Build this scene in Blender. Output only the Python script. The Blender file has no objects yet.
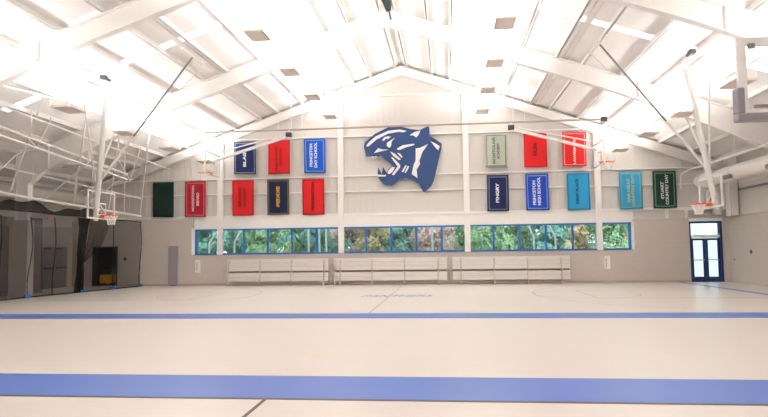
import bpy, bmesh, math, random
from mathutils import Vector, Matrix
from mathutils.geometry import tessellate_polygon
random.seed(7)
col = bpy.context.scene.collection
PI = math.pi

# ------------------------------------------------------------------ materials
def new_mat(name, rgb=(.8,.8,.8), rough=.5, metal=0, bump=None, vary=None, spec=.5, scale=8.0):
    m = bpy.data.materials.new(name); m.use_nodes = True
    nt = m.node_tree; b = nt.nodes['Principled BSDF']
    b.inputs['Base Color'].default_value = (*rgb, 1)
    b.inputs['Roughness'].default_value = rough
    b.inputs['Metallic'].default_value = metal
    b.inputs['Specular IOR Level'].default_value = spec
    tc = nt.nodes.new('ShaderNodeTexCoord')
    nz = nt.nodes.new('ShaderNodeTexNoise'); nz.inputs['Scale'].default_value = scale
    nz.inputs['Detail'].default_value = 4
    nt.links.new(tc.outputs['Object'], nz.inputs['Vector'])
    v = .04 if vary is None else vary
    mx = nt.nodes.new('ShaderNodeMix'); mx.data_type = 'RGBA'
    mx.inputs[6].default_value = (*[c*(1-v) for c in rgb], 1)
    mx.inputs[7].default_value = (*[min(1, c*(1+v)) for c in rgb], 1)
    nt.links.new(nz.outputs['Fac'], mx.inputs[0]); nt.links.new(mx.outputs[2], b.inputs['Base Color'])
    if bump:
        bp = nt.nodes.new('ShaderNodeBump'); bp.inputs['Strength'].default_value = bump
        bp.inputs['Distance'].default_value = .01
        nt.links.new(nz.outputs['Fac'], bp.inputs['Height']); nt.links.new(bp.outputs[0], b.inputs['Normal'])
    return m
M = {}
M['white'] = new_mat('white_paint', (.87,.845,.82), .45)
M['deck'] = new_mat('roof_deck', (.90,.88,.86), .6)
M['cream'] = new_mat('cream_wall', (.68,.65,.615), .6)
M['board_white'] = new_mat('board_white', (.82,.80,.78), .35)
M['tan'] = new_mat('pan_shade_tan', (.78,.69,.62), .6)  # white pans; the tone of their unlit underside is put into this colour
M['bleach'] = new_mat('bleacher_aluminium', (.74,.70,.66), .45, .2)
M['shade_gap'] = new_mat('bleacher_gap_shade', (.42,.37,.33), .5)  # dark tone standing in for shade in the gaps between planks
M['orange'] = new_mat('rim_orange', (.85,.12,.03), .35)
M['net_white'] = new_mat('white_cord', (.9,.88,.86), .7)
M['dark'] = new_mat('dark_steel', (.05,.05,.055), .5)
M['rail'] = new_mat('tan_rail', (.45,.37,.33), .4)
M['black'] = new_mat('black_mesh', (.015,.015,.016), .8)
M['navy_frame'] = new_mat('navy_frame', (.012,.035,.16), .35)
M['blue_frame'] = new_mat('blue_frame', (.03,.16,.48), .35)
M['panther'] = new_mat('panther_blue', (.016,.06,.20), .45)
M['pad'] = new_mat('grey_pad', (.30,.28,.30), .5)
M['greydoor'] = new_mat('grey_door', (.30,.27,.26), .5)
M['doorlight'] = new_mat('door_trim', (.50,.45,.42), .5)
M['duct'] = new_mat('white_duct', (.76,.72,.68), .45)
M['yellow'] = new_mat('yellow_paint', (.75,.42,.03), .4)
M['red'] = new_mat('red_sign', (.8,.03,.03), .4)
M['bluedot'] = new_mat('blue_disc', (.02,.05,.25), .4)
M['bluewt'] = new_mat('blue_weight', (.02,.16,.55), .5)
M['paper'] = new_mat('paper', (.85,.82,.80), .6)
M['steel'] = new_mat('steel', (.55,.53,.52), .3, .8)
M['line'] = new_mat('floor_blue', (.075,.16,.50), .33, spec=.4, scale=2)
M['line_thin'] = new_mat('floor_grey_line', (.40,.38,.42), .33)
M['seam'] = new_mat('floor_seam', (.06,.05,.05), .4)
M['line_red'] = new_mat('tape', (.8,.6,.3), .4)
M['bark'] = new_mat('bark', (.10,.08,.06), .9, bump=.4)
M['lawn'] = new_mat('lawn', (.10,.17,.05), .9, vary=.3, scale=1)
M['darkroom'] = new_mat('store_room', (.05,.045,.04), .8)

# grey painted block lower wall
def block_mat():
    m = bpy.data.materials.new('grey_block'); m.use_nodes = True; nt = m.node_tree; b = nt.nodes['Principled BSDF']
    tc = nt.nodes.new('ShaderNodeTexCoord')
    sx = nt.nodes.new('ShaderNodeSeparateXYZ'); cx = nt.nodes.new('ShaderNodeCombineXYZ')
    ad = nt.nodes.new('ShaderNodeMath'); ad.operation = 'ADD'
    nt.links.new(tc.outputs['Object'], sx.inputs[0]); nt.links.new(sx.outputs[0], ad.inputs[0]); nt.links.new(sx.outputs[1], ad.inputs[1])
    nt.links.new(ad.outputs[0], cx.inputs[0]); nt.links.new(sx.outputs[2], cx.inputs[1])
    br = nt.nodes.new('ShaderNodeTexBrick'); br.inputs['Scale'].default_value = 1
    br.inputs['Color1'].default_value = (.55,.495,.455,1); br.inputs['Color2'].default_value = (.56,.505,.465,1)
    br.inputs['Mortar'].default_value = (.51,.46,.42,1)
    br.inputs['Brick Width'].default_value = .4; br.inputs['Row Height'].default_value = .2; br.inputs['Mortar Size'].default_value = .006
    nt.links.new(cx.outputs[0], br.inputs['Vector']); nt.links.new(br.outputs['Color'], b.inputs['Base Color'])
    b.inputs['Roughness'].default_value = .6
    return m
M['block'] = block_mat()
# maple floor
def floor_mat():
    m = bpy.data.materials.new('maple_floor'); m.use_nodes = True; nt = m.node_tree; b = nt.nodes['Principled BSDF']
    tc = nt.nodes.new('ShaderNodeTexCoord')
    br = nt.nodes.new('ShaderNodeTexBrick'); br.inputs['Scale'].default_value = 1
    br.inputs['Color1'].default_value = (.68,.62,.565,1); br.inputs['Color2'].default_value = (.66,.60,.545,1)
    br.inputs['Mortar'].default_value = (.63,.565,.51,1)
    br.inputs['Brick Width'].default_value = 1.1; br.inputs['Row Height'].default_value = .057; br.inputs['Mortar Size'].default_value = .0015
    nz = nt.nodes.new('ShaderNodeTexNoise'); nz.inputs['Scale'].default_value = .5; nz.inputs['Detail'].default_value = 3
    mx = nt.nodes.new('ShaderNodeMix'); mx.data_type = 'RGBA'; mx.blend_type = 'MULTIPLY'; mx.inputs[0].default_value = .25
    cr = nt.nodes.new('ShaderNodeValToRGB'); cr.color_ramp.elements[0].color = (.86,.84,.82,1); cr.color_ramp.elements[1].color = (1,1,1,1)
    nt.links.new(tc.outputs['Object'], br.inputs['Vector']); nt.links.new(tc.outputs['Object'], nz.inputs['Vector'])
    nt.links.new(nz.outputs['Fac'], cr.inputs[0]); nt.links.new(br.outputs['Color'], mx.inputs[6]); nt.links.new(cr.outputs[0], mx.inputs[7])
    nt.links.new(mx.outputs[2], b.inputs['Base Color'])
    b.inputs['Roughness'].default_value = .3; b.inputs['Specular IOR Level'].default_value = .4
    return m
M['floor'] = floor_mat()
def clear_mat(name, rgb, alpha, gloss=.06, rough=.05, noise=None):
    m = bpy.data.materials.new(name); m.use_nodes = True; nt = m.node_tree; nt.nodes.clear()
    out = nt.nodes.new('ShaderNodeOutputMaterial'); t = nt.nodes.new('ShaderNodeBsdfTransparent')
    d = nt.nodes.new('ShaderNodeBsdfDiffuse'); g = nt.nodes.new('ShaderNodeBsdfGlossy'); g.inputs['Roughness'].default_value = rough
    d.inputs['Color'].default_value = (*rgb, 1)
    a = nt.nodes.new('ShaderNodeMixShader'); a.inputs[0].default_value = alpha
    c = nt.nodes.new('ShaderNodeMixShader'); c.inputs[0].default_value = gloss
    nt.links.new(t.outputs[0], a.inputs[1]); nt.links.new(d.outputs[0], a.inputs[2])
    nt.links.new(a.outputs[0], c.inputs[1]); nt.links.new(g.outputs[0], c.inputs[2]); nt.links.new(c.outputs[0], out.inputs[0])
    return m, t
M['glass'], _t = clear_mat('window_glass', (.1,.3,.3), .02, .05); _t.inputs['Color'].default_value = (.93,.99,.99,1)
M['board_glass'], _t = clear_mat('backboard_glass', (.8,.8,.8), .04, .04)
M['netting'], _t = clear_mat('cage_netting', (.02,.018,.017), .40, 0.0)
M['netting_thick'], _t = clear_mat('bunched_netting', (.02,.018,.017), .88, 0.0)
M['skylight'], _t = clear_mat('skylight_panel', (.9,.93,.95), .25, .02)
def leaf_mat(name, rgb, v=.35):
    m = new_mat(name, rgb, .7, vary=v, scale=1.2); return m
def emis(name, rgb, s):
    m = bpy.data.materials.new(name); m.use_nodes = True; nt = m.node_tree; b = nt.nodes['Principled BSDF']
    b.inputs['Emission Color'].default_value = (*rgb,1); b.inputs['Emission Strength'].default_value = s
    b.inputs['Base Color'].default_value = (*rgb,1); return m
M['lamp'] = emis('lamp_tube', (1,.96,.9), 3.0)
M['exit'] = emis('exit_red', (1,.03,.02), .8)

# ------------------------------------------------------------------ mesh helpers
class MB:
    def __init__(s): s.v = []; s.f = []
    def add(s, vs, fs):
        n = len(s.v); s.v += [tuple(v) for v in vs]; s.f += [tuple(i+n for i in f) for f in fs]; return s
    def box(s, a, b):
        (x0,y0,z0),(x1,y1,z1) = a,b
        x0,x1 = min(x0,x1),max(x0,x1); y0,y1=min(y0,y1),max(y0,y1); z0,z1=min(z0,z1),max(z0,z1)
        v = [(x0,y0,z0),(x1,y0,z0),(x1,y1,z0),(x0,y1,z0),(x0,y0,z1),(x1,y0,z1),(x1,y1,z1),(x0,y1,z1)]
        return s.add(v, [(0,3,2,1),(4,5,6,7),(0,1,5,4),(1,2,6,5),(2,3,7,6),(3,0,4,7)])
    def tube(s, pts, r, n=8, closed=False):
        pts = [Vector(p) for p in pts]; k = len(pts); rs = r if isinstance(r,(list,tuple)) else [r]*k
        vs = []; up = Vector((0,0,1))
        for i,p in enumerate(pts):
            if closed: d = pts[(i+1)%k]-pts[i-1]
            else: d = pts[min(i+1,k-1)]-pts[max(i-1,0)]
            d.normalize(); u = d.cross(up)
            if u.length < .05: u = d.cross(Vector((0,1,0)))
            u.normalize(); w = u.cross(d)
            for j in range(n):
                a = 2*PI*j/n; vs.append(p + (u*math.cos(a)+w*math.sin(a))*rs[i])
        fs = []
        for i in range(k if closed else k-1):
            for j in range(n):
                a=i*n+j; b=i*n+(j+1)%n; c=((i+1)%k)*n+(j+1)%n; d=((i+1)%k)*n+j
                fs.append((a,b,c,d))
        if not closed:
            fs.append(tuple(range(n))[::-1]); fs.append(tuple((k-1)*n+j for j in range(n)))
        return s.add(vs, fs)
    def bar(s, p, q, w, h, up=(0,0,1)):
        p=Vector(p); q=Vector(q); d=(q-p).normalized(); u=d.cross(Vector(up))
        if u.length<.05: u=d.cross(Vector((0,1,0)))
        u.normalize(); t=u.cross(d); u*=w/2; t*=h/2
        v=[p-u-t,p+u-t,p+u+t,p-u+t,q-u-t,q+u-t,q+u+t,q-u+t]
        return s.add(v,[(0,1,2,3),(7,6,5,4),(0,4,5,1),(1,5,6,2),(2,6,7,3),(3,7,4,0)])
    def prism(s, poly, fn0, fn1):
        """poly: 2D outline; fn0/fn1 map (a,b)->3D for the two faces"""
        n=len(poly); tri = tessellate_polygon([[Vector((a,b,0)) for a,b in poly]])
        vs=[fn0(a,b) for a,b in poly]+[fn1(a,b) for a,b in poly]
        fs=[tuple(t) for t in tri]+[tuple(i+n for i in t)[::-1] for t in tri]
        fs+=[(i,(i+1)%n,(i+1)%n+n,i+n) for i in range(n)]
        return s.add(vs,fs)
    def build(s, name, mat, parent=None, smooth=False, bevel=0):
        me = bpy.data.meshes.new(name); me.from_pydata(s.v, [], s.f)
        bm = bmesh.new(); bm.from_mesh(me); bmesh.ops.recalc_face_normals(bm, faces=bm.faces)
        bm.to_mesh(me); bm.free(); me.update()
        if smooth:
            for p in me.polygons: p.use_smooth = True
        me.materials.append(M[mat] if isinstance(mat,str) else mat)
        o = bpy.data.objects.new(name, me); col.objects.link(o)
        if parent is not None: o.parent = parent; o.matrix_parent_inverse = Matrix.Identity(4); o.location = -parent_loc(parent)
        if bevel:
            md=o.modifiers.new('bevel','BEVEL'); md.width=bevel; md.segments=2; md.limit_method='ANGLE'
        return o
def parent_loc(p):
    # world location of parent (no rotation used while building)
    v = Vector(p.location)
    while p.parent is not None:
        p = p.parent; v += Vector(p.location)
    return v
def thing(name, label, cat, loc=(0,0,0), group=None):
    o = bpy.data.objects.new(name, None); col.objects.link(o); o.location = loc
    o.empty_display_size = .2
    o['label']=label; o['category']=cat
    if group: o['group']=group
    return o
def tag(o, label, cat, group=None):
    o['label']=label; o['category']=cat
    if group: o['group']=group
    return o
def struct(o, label=None, cat=None):
    o['kind']='structure'
    if label: o['label']=label
    if cat: o['category']=cat
    return o
def copy_tree(o, parent=None):
    c = o.copy(); col.objects.link(c)
    if parent is not None: c.parent = parent
    for ch in [x for x in list(o.children)]: copy_tree(ch, c)
    return c
def text_mesh(name, body, size, mat, parent, fn, extrude=.004, sx=1.0, align='CENTER', shear=0.0, bold=0.0):
    cu = bpy.data.curves.new('txt','FONT'); cu.body = body; cu.size = size; cu.align_x = align; cu.align_y = 'CENTER'
    cu.extrude = extrude; cu.shear = shear; cu.offset = bold; cu.resolution_u = 3
    t = bpy.data.objects.new('txt', cu); col.objects.link(t)
    bpy.context.view_layer.update()
    me = bpy.data.meshes.new_from_object(t.evaluated_get(bpy.context.evaluated_depsgraph_get()))
    bpy.data.objects.remove(t); bpy.data.curves.remove(cu)
    xs=[v.co.x for v in me.vertices]
    for v in me.vertices: v.co = Vector(fn(v.co.x*sx, v.co.y, v.co.z))
    me.materials.clear(); me.materials.append(M[mat] if isinstance(mat,str) else mat)
    o = bpy.data.objects.new(name, me); col.objects.link(o)
    o.parent = parent; o.location = -parent_loc(parent)
    return o, (max(xs)-min(xs))*sx

# ------------------------------------------------------------------ dimensions
D = 29.65            # back wall plane (column faces)
XL, XR = -17.0, 15.0
YB = -8.0            # wall behind the camera
RZ, RM = 10.7, .3488
def rz(x): return RZ - RM*abs(x)
FR_Y = [22.3, 15.45, 8.6, 1.75, -5.1]

# ------------------------------------------------------------------ floor and markings
fl = MB().box((XL,YB,-.2),(XR,D+.3,0)).build('floor','floor'); struct(fl,'pale maple gym floor with blue boundary bands','floor')
def mark(name, mb, mat): return struct(mb.build(name, mat, fl))
b=MB().box((-13.4,6.97,0),(13.4,8.19,.003)); mark('boundary_band',b,'line')
b=MB().box((-13.4,6.90,0),(13.4,6.97,.0035)); mark('band_edge_line',b,'seam')
b=MB().box((-13.4,15.0,0),(13.4,16.15,.003)); mark('boundary_band',b,'line')
b=MB().bar((12.7,29.2,.0015),(12.9,16.15,.0015),.3,.003); mark('boundary_band',b,'line')
b=MB().box((-.022,0,0),(.022,6.97,.003)); mark('centre_line',b,'seam')
b=MB().box((-.03,16.15,0),(.03,28.3,.003)); mark('centre_line',b,'line_thin')
def ring(cx,cy,r,a0,a1,w=.05,n=64):
    mb=MB(); vs=[];fs=[]
    for i in range(n+1):
        a=a0+(a1-a0)*i/n
        for rr in (r-w/2,r+w/2): vs.append((cx+rr*math.cos(a),cy+rr*math.sin(a),.003))
    for i in range(n): fs.append((2*i,2*i+1,2*i+3,2*i+2))
    return mb.add(vs,fs)
mark('three_point_line',ring(-11.2,22.5,6.02,-PI/2,PI/2),'line_thin')
mark('three_point_line',ring(11.2,22.5,6.02,PI/2,3*PI/2),'line_thin')
mark('free_throw_circle',ring(-7.0,22.5,1.8,0,2*PI),'line_thin')
mark('free_throw_circle',ring(7.0,22.5,1.8,0,2*PI),'line_thin')
for s in (-1,1):
    b=MB()
    for yy in (20.7,24.3): b.bar((s*7.0,yy,.0015),(s*12.7,yy,.0015),.05,.003)
    b.bar((s*7.0,20.7,.0015),(s*7.0,24.3,.0015),.05,.003)
    mark('lane_line',b,'line_thin')
# team lettering at centre court
o,_w=text_mesh('centre_lettering','PANTHERS',1.05,'line',fl,lambda x,y,z:(x+.22,22.0+y*1.1,.004),extrude=0,sx=.5,shear=.4,bold=.012); struct(o)
tp=MB().bar((-.1,9.7,.0015),(.2,9.66,.0015),.06,.002).build('tape_scrap','line_red',fl); struct(tp)

# ------------------------------------------------------------------ back wall
bw = MB()
poly=[(XL-.2,rz(XL)-.3),(0,RZ+.15),(XR+.2,rz(XR)-.3)]
bw.prism([(XL-.2,3.35),(XR+.2,3.35),(XR+.2,rz(XR+.2)+.28),(0,RZ+.28),(XL-.2,rz(XL-.2)+.28)], lambda a,b:(a,D+.12,b), lambda a,b:(a,D+.3,b))
bw.box((XL-.2,D+.12,2.78),(13.2,D+.3,3.35)); bw.box((13.2,D+.12,2.78),(XR+.2,D+.3,3.35))
# ribs of the wall panels
for i in range(int((XR-XL)/.3)):
    x=XL+.15+i*.3; bw.box((x-.02,D+.105,3.35),(x+.02,D+.13,rz(x)))
wb = struct(bw.build('wall_back','cream'),'cream ribbed metal wall above the grey block base','wall')
# block base: below window, to the sides
bb=MB()
bb.box((-14.5,D-.28,0),(13.2,D+.1,1.50))
bb.box((-15.85,D-.28,2.0),(-14.5,D+.1,3.3)); bb.box((XL-.2,D-.28,0),(-15.85,D+.1,3.3))
bb.box((-14.5,D-.28,1.5),(-10.62,D+.1,3.3))
bb.box((10.75,D-.28,1.5),(13.2,D+.1,2.92))
bb.box((14.66,D-.28,0),(XR+.2,D+.1,2.92))
struct(bb.build('wall_back_base','block'),'grey painted block base of the back wall','wall')
# white head panel above the windows
struct(MB().box((-10.62,D+.02,2.78),(10.75,D+.12,3.36)).build('trim_1','white'))
# girts
k=2
for z,h in ((3.4,.14),(4.55,.05),(5.32,.06),(7.3,.06),(9.3,.06)):
    lim = XR if z<5.2 else (RZ-z)/RM-.4
    x0=-min(17,lim) ; x1=min(15,lim)
    struct(MB().box((x0,D-.02,z-h/2),(x1,D+.12,z+h/2)).build('trim_%d'%k,'white')); k+=1
for x in (-10.5,10.75,12.35,13.2):
    struct(MB().box((x-.07,D-.03,2.9),(x+.07,D+.1,3.35)).build('trim_%d'%k,'white')); k+=1
# light reveal beside window ends
struct(MB().box((-10.62,D-.28,1.5),(-10.56,D+.1,2.85)).build('trim_%d'%k,'white')); k+=1
struct(MB().box((10.69,D-.28,1.5),(10.75,D+.1,2.85)).build('trim_%d'%k,'white')); k+=1
struct(MB().box((-10.56,D-.29,1.49),(10.69,D+.1,1.515)).build('trim_%d'%k,'pad')); k+=1
# columns
for i,x in enumerate((-9.25,-3.083,3.083,9.25)):
    c=MB(); c.box((x-.14,D-.06,1.515),(x+.14,D-.03,rz(x)-.3)); c.box((x-.14,D+.07,1.515),(x+.14,D+.1,rz(x)-.3)); c.box((x-.02,D-.04,1.515),(x+.02,D+.08,rz(x)-.3))
    struct(c.build('column','white'),'white steel wall column','column')
# side corner post on the right and left
for x in (XL+.2,):
    c=MB().box((x-.12,D-.1,3.3),(x+.12,D+.1,rz(x)-.2)); struct(c.build('column','white'),'white steel corner post','column')
# baseboard
struct(MB().box((-14.5,D-.31,0),(13.2,D-.28,.11)).build('baseboard_back','rail'))

# windows: five openings between the columns
edges=[(-10.56,[]),(-9.25,[]),(-3.083,[]),(3.083,[]),(9.25,[]),(10.69,[])]
xs=[e[0] for e in edges]
for i in range(5):
    x0,x1=xs[i]+(.0 if i==0 else .1),xs[i+1]-(0 if i==4 else .1)
    w=MB(); y0,y1=D-.02,D+.06
    z0,z1=1.515,2.80
    w.box((x0,y0,z0),(x1,y1,z0+.075)); w.box((x0,y0,z1-.075),(x1,y1,z1))
    w.box((x0,y0,z0),(x0+(.12 if i==0 else .03),y1,z1)); w.box((x1-(.12 if i==4 else .03),y0,z0),(x1,y1,z1))
    kx=-.617-1.2333*10
    while kx<11:
        if x0+.3<kx<x1-.3: w.box((kx-.05,y0-.01,z0),(kx+.05,y1,z1))
        kx+=1.2333
    wo=struct(w.build('window_%d'%(i+1),'blue_frame'),'blue framed window in the ribbon of windows','window')
    g=struct(MB().box((x0+.02,D+.02,z0+.05),(x1-.02,D+.03,z1-.05)).build('pane','glass',wo))

# ------------------------------------------------------------------ side walls, rear wall, roof
for side,X,s in (('left',XL,-1),('right',XR,1)):
    w=MB().box((X,YB,3.0),(X+s*.2,D+.3,rz(X)+.2))
    for i in range(int((D-YB)/.6)):
        y=YB+.3+i*.6; w.box((X-s*.008,y-.015,3.0),(X+.0,y+.015,rz(X)))
    struct(w.build('wall_'+side,'cream'),'cream upper side wall on the '+side,'wall')
    struct(MB().box((X-s*.06,YB,0),(X+s*.2,D+.1,2.98)).build('wall_%s_base'%side,'block'),'grey block base of the side wall','wall')
struct(MB().box((XL,YB-.2,0),(XR,YB,RZ+.2)).build('wall_front','cream'),'cream end wall opposite the panther emblem','wall')
# roof deck with skylight openings
SKY_Y=(18.55,18.95); SKY2=(11.7,12.1)
cb=MB(); th=.12; dz=.17
cuts=[YB,SKY2[0],SKY2[1],SKY_Y[0],SKY_Y[1],D+.3]
for s,Xe in ((-1,XL-.2),(1,XR+.2)):
    for a,b_ in ((0,1),(2,3),(4,5)):
        y0,y1=cuts[a],cuts[b_]
        f=lambda x,y,t: (x,y,rz(x)+dz+t)
        v=[f(0,y0,0),f(Xe,y0,0),f(Xe,y1,0),f(0,y1,0),f(0,y0,th),f(Xe,y0,th),f(Xe,y1,th),f(0,y1,th)]
        cb.add(v,[(0,1,2,3),(4,5,6,7),(0,1,5,4),(1,2,6,5),(2,3,7,6),(3,0,4,7)])
    for a in (1,3):
        for (xa,xb) in ((0,3.0*s),(12.6*s,Xe)):
            y0,y1=cuts[a],cuts[a+1]
            v=[f(xa,y0,0),f(xb,y0,0),f(xb,y1,0),f(xa,y1,0),f(xa,y0,th),f(xb,y0,th),f(xb,y1,th),f(xa,y1,th)]
            cb.add(v,[(0,1,2,3),(4,5,6,7),(0,1,5,4),(1,2,6,5),(2,3,7,6),(3,0,4,7)])
ceil=struct(cb.build('ceiling','deck'),'white pitched roof deck','ceiling')
for s in (-1,1):
    for (y0,y1) in (SKY_Y,SKY2):
        xa,xb=3.0*s,12.6*s
        v=[f(xa,y0,.05),f(xb,y0,.05),f(xb,y1,.05),f(xa,y1,.05),f(xa,y0,.07),f(xb,y0,.07),f(xb,y1,.07),f(xa,y1,.07)]
        q=MB().add(v,[(0,1,2,3),(4,5,6,7),(0,1,5,4),(1,2,6,5),(2,3,7,6),(3,0,4,7)])
        struct(q.build('skylight_panel','skylight',ceil))
# purlins
PX=[.27,1.5,2.4,3.65,4.95,6.2,7.1,8.4,9.6,10.9,12.1,13.4,14.6]
for s in (-1,1):
    for x in PX:
        X=s*x; z=rz(X)
        p=MB(); p.box((X-.02,YB,z+.0),(X+.02,D+.1,z+dz)); p.box((X-.06,YB,z-.0),(X+.06,D+.1,z+.03)); 
        struct(p.build('purlin','white',ceil))
for x in (-15.7,-16.8):
    z=rz(x); p=MB().box((x-.03,YB,z),(x+.03,D+.1,z+dz)); struct(p.build('purlin','white',ceil))
# beige strips between purlins, a little darker than the deck
M['strip']=new_mat('beige_strip',(.74,.69,.66),.8,bump=.3,scale=40)
for s in (-1,1):
    for (xa,xb) in ((1.56,1.76),(6.45,6.63),(8.46,8.66)):
        segs=((YB,D+.1),)
        for y0,y1 in segs:
            q=MB(); A,B=s*xa,s*xb
            v=[(A,y0,rz(A)+dz-.03),(B,y0,rz(B)+dz-.03),(B,y1,rz(B)+dz-.03),(A,y1,rz(A)+dz-.03)]
            v+=[(a,b_,c+.025) for a,b_,c in v]
            q.add(v,[(0,1,2,3),(4,5,6,7),(0,1,5,4),(1,2,6,5),(2,3,7,6),(3,0,4,7)])
            struct(q.build('beige_strip','strip',ceil))
# rigid frames
def frame_depth(x):
    a=abs(x); return .62 if a<8.5 else .62+(a-8.5)*.085
def rafter(y, label, dfn, knee=True, w=.26):
    t=MB()
    for s in (-1,1):
        lim=13.6 if knee else (16.9 if s<0 else 14.9)
        nx=10; X=[s*lim*i/nx for i in range(nx+1)]
        for a,b_ in zip(X[:-1],X[1:]):
            za,zb=rz(a),rz(b_); da,db=dfn(a),dfn(b_)
            for (p,q) in (((a,za-.02),(b_,zb-.02)),((a,za-da),(b_,zb-db))):
                t.add([(p[0],y-w/2,p[1]-.015),(q[0],y-w/2,q[1]-.015),(q[0],y+w/2,q[1]-.015),(p[0],y+w/2,p[1]-.015),(p[0],y-w/2,p[1]+.015),(q[0],y-w/2,q[1]+.015),(q[0],y+w/2,q[1]+.015),(p[0],y+w/2,p[1]+.015)],
                      [(0,3,2,1),(4,5,6,7),(0,1,5,4),(1,2,6,5),(2,3,7,6),(3,0,4,7)])
            t.add([(a,y-.012,za-da),(b_,y-.012,zb-db),(b_,y-.012,zb),(a,y-.012,za),(a,y+.012,za-da),(b_,y+.012,zb-db),(b_,y+.012,zb),(a,y+.012,za)],
                  [(0,1,2,3),(7,6,5,4),(0,4,5,1),(3,2,6,7)])
        for xx in ((9.0,13.4) if knee else ()):   # web stiffeners
            X_=s*xx; t.box((X_-.01,y-.11,rz(X_)-dfn(X_)),(X_+.01,y+.11,rz(X_)))
        if knee:
            xo=s*14.7; xi=s*13.75; zk=rz(13.6)-dfn(13.6)
            # knee panel and column
            t.prism([(s*13.6,rz(13.6)),(s*14.7,rz(14.7)),(s*14.7,0),(s*14.2,0),(s*14.2,zk-.5),(s*13.6,zk)], lambda a,b:(a,y-.012,b), lambda a,b:(a,y+.012,b))
            t.bar((s*13.6,y,zk),(s*14.2,y,zk-.5),.26,.03,up=(s,0,0)); t.bar((s*14.2,y,zk-.5),(s*14.2,y,0),.26,.03,up=(s,0,0)); t.bar((s*14.7,y,rz(14.7)),(s*14.7,y,0),.26,.03,up=(s,0,0))
            t.add([(s*13.6,y-.13,rz(13.6)-.035),(s*14.7,y-.13,rz(14.7)-.035),(s*14.7,y+.13,rz(14.7)-.035),(s*13.6,y+.13,rz(13.6)-.035),(s*13.6,y-.13,rz(13.6)-.005),(s*14.7,y-.13,rz(14.7)-.005),(s*14.7,y+.13,rz(14.7)-.005),(s*13.6,y+.13,rz(13.6)-.005)],[(0,3,2,1),(4,5,6,7),(0,1,5,4),(1,2,6,5),(2,3,7,6),(3,0,4,7)])
    o=struct(t.build('roof_beam','white'),label,'beam')
    if knee:
        for s in (-1,1): struct(MB().box((s*14.1,y-.2,0),(s*14.85,y+.2,3.0)).build('column_casing','block',o))
    return o
names=['white steel roof frame nearest the back wall','white steel roof frame over the court centre band','white steel roof frame over the near band','white steel roof frame fourth from the back wall','white steel roof frame farthest from the back wall']
for y,l in zip(FR_Y,names): rafter(y,l,frame_depth)
rafter(D-.1,'white gable rafter along the back wall',lambda x:.42,knee=False)

# ------------------------------------------------------------------ door in the right end of the back wall (navy, glazed)
def rect_frame(mb, x0,x1,z0,z1,t,y0,y1,bt=None):
    bt=bt or t
    mb.box((x0,y0,z0),(x0+t,y1,z1)); mb.box((x1-t,y0,z0),(x1,y1,z1)); mb.box((x0+t,y0,z1-t),(x1-t,y1,z1)); mb.box((x0+t,y0,z0),(x1-t,y1,z0+bt)); return mb
f=MB(); rect_frame(f,13.2,14.66,0,2.78,.09,D-.22,D+.05,.02); f.box((13.29,D-.2,2.02),(14.57,D+.03,2.10))
dr=struct(f.build('door_1','navy_frame'),'navy framed glazed double door with a transom','door')
struct(MB().box((13.32,D-.24,2.03),(14.54,D-.2,2.16)).build('closer_bar','board_white',dr))
struct(MB().box((13.29,D-.1,2.16),(14.57,D-.09,2.69)).build('transom_pane','glass',dr))
for x0 in (13.295,13.94):
    l=MB(); rect_frame(l,x0,x0+.625,.02,2.0,.10,D-.16,D-.1,.22)
    lf=struct(l.build('door_leaf','navy_frame',dr))
    struct(MB().box((x0+.1,D-.135,.24),(x0+.525,D-.125,1.9)).build('pane','glass',lf))
    struct(MB().box((x0+.06,D-.22,.98),(x0+.565,D-.18,1.03)).build('push_bar','steel',lf))
struct(MB().box((13.2,D-.28,2.78),(14.66,D-.2,2.92)).build('trim_20','white'))
# grey store double door on the left wall
y0,y1=26.9,28.9; X=XL+.06
f=MB(); f.box((X,y0,0),(X+.06,y0+.08,2.1)); f.box((X,y1-.08,0),(X+.06,y1,2.1)); f.box((X,y0,2.02),(X+.06,y1,2.1))
dd=struct(f.build('door_2','doorlight'),'grey double door seen through the cage netting','door')
for a in (y0+.1,(y0+y1)/2+.01):
    lf=struct(MB().box((X+.0,a,.01),(X+.04,a+.87,2.0)).build('door_leaf','greydoor',dd))
    struct(MB().box((X+.04,a+.08,.95),(X+.1,a+.79,1.02)).build('push_bar','dark',lf))
    struct(MB().box((X+.04,a+.1,1.88),(X+.1,a+.5,1.95)).build('door_closer','dark',lf))
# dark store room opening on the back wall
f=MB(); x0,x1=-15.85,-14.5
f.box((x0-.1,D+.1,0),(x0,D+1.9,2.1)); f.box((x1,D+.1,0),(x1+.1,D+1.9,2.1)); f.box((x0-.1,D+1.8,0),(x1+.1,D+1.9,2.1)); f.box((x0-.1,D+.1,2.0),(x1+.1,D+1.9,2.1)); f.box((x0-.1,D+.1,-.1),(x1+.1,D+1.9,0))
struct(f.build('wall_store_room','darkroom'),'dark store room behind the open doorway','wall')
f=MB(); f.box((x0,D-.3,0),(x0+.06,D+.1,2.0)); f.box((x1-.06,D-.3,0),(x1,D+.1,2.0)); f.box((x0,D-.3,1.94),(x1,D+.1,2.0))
struct(f.build('door_3','dark'),'dark open doorway to a store room','door')
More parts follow.
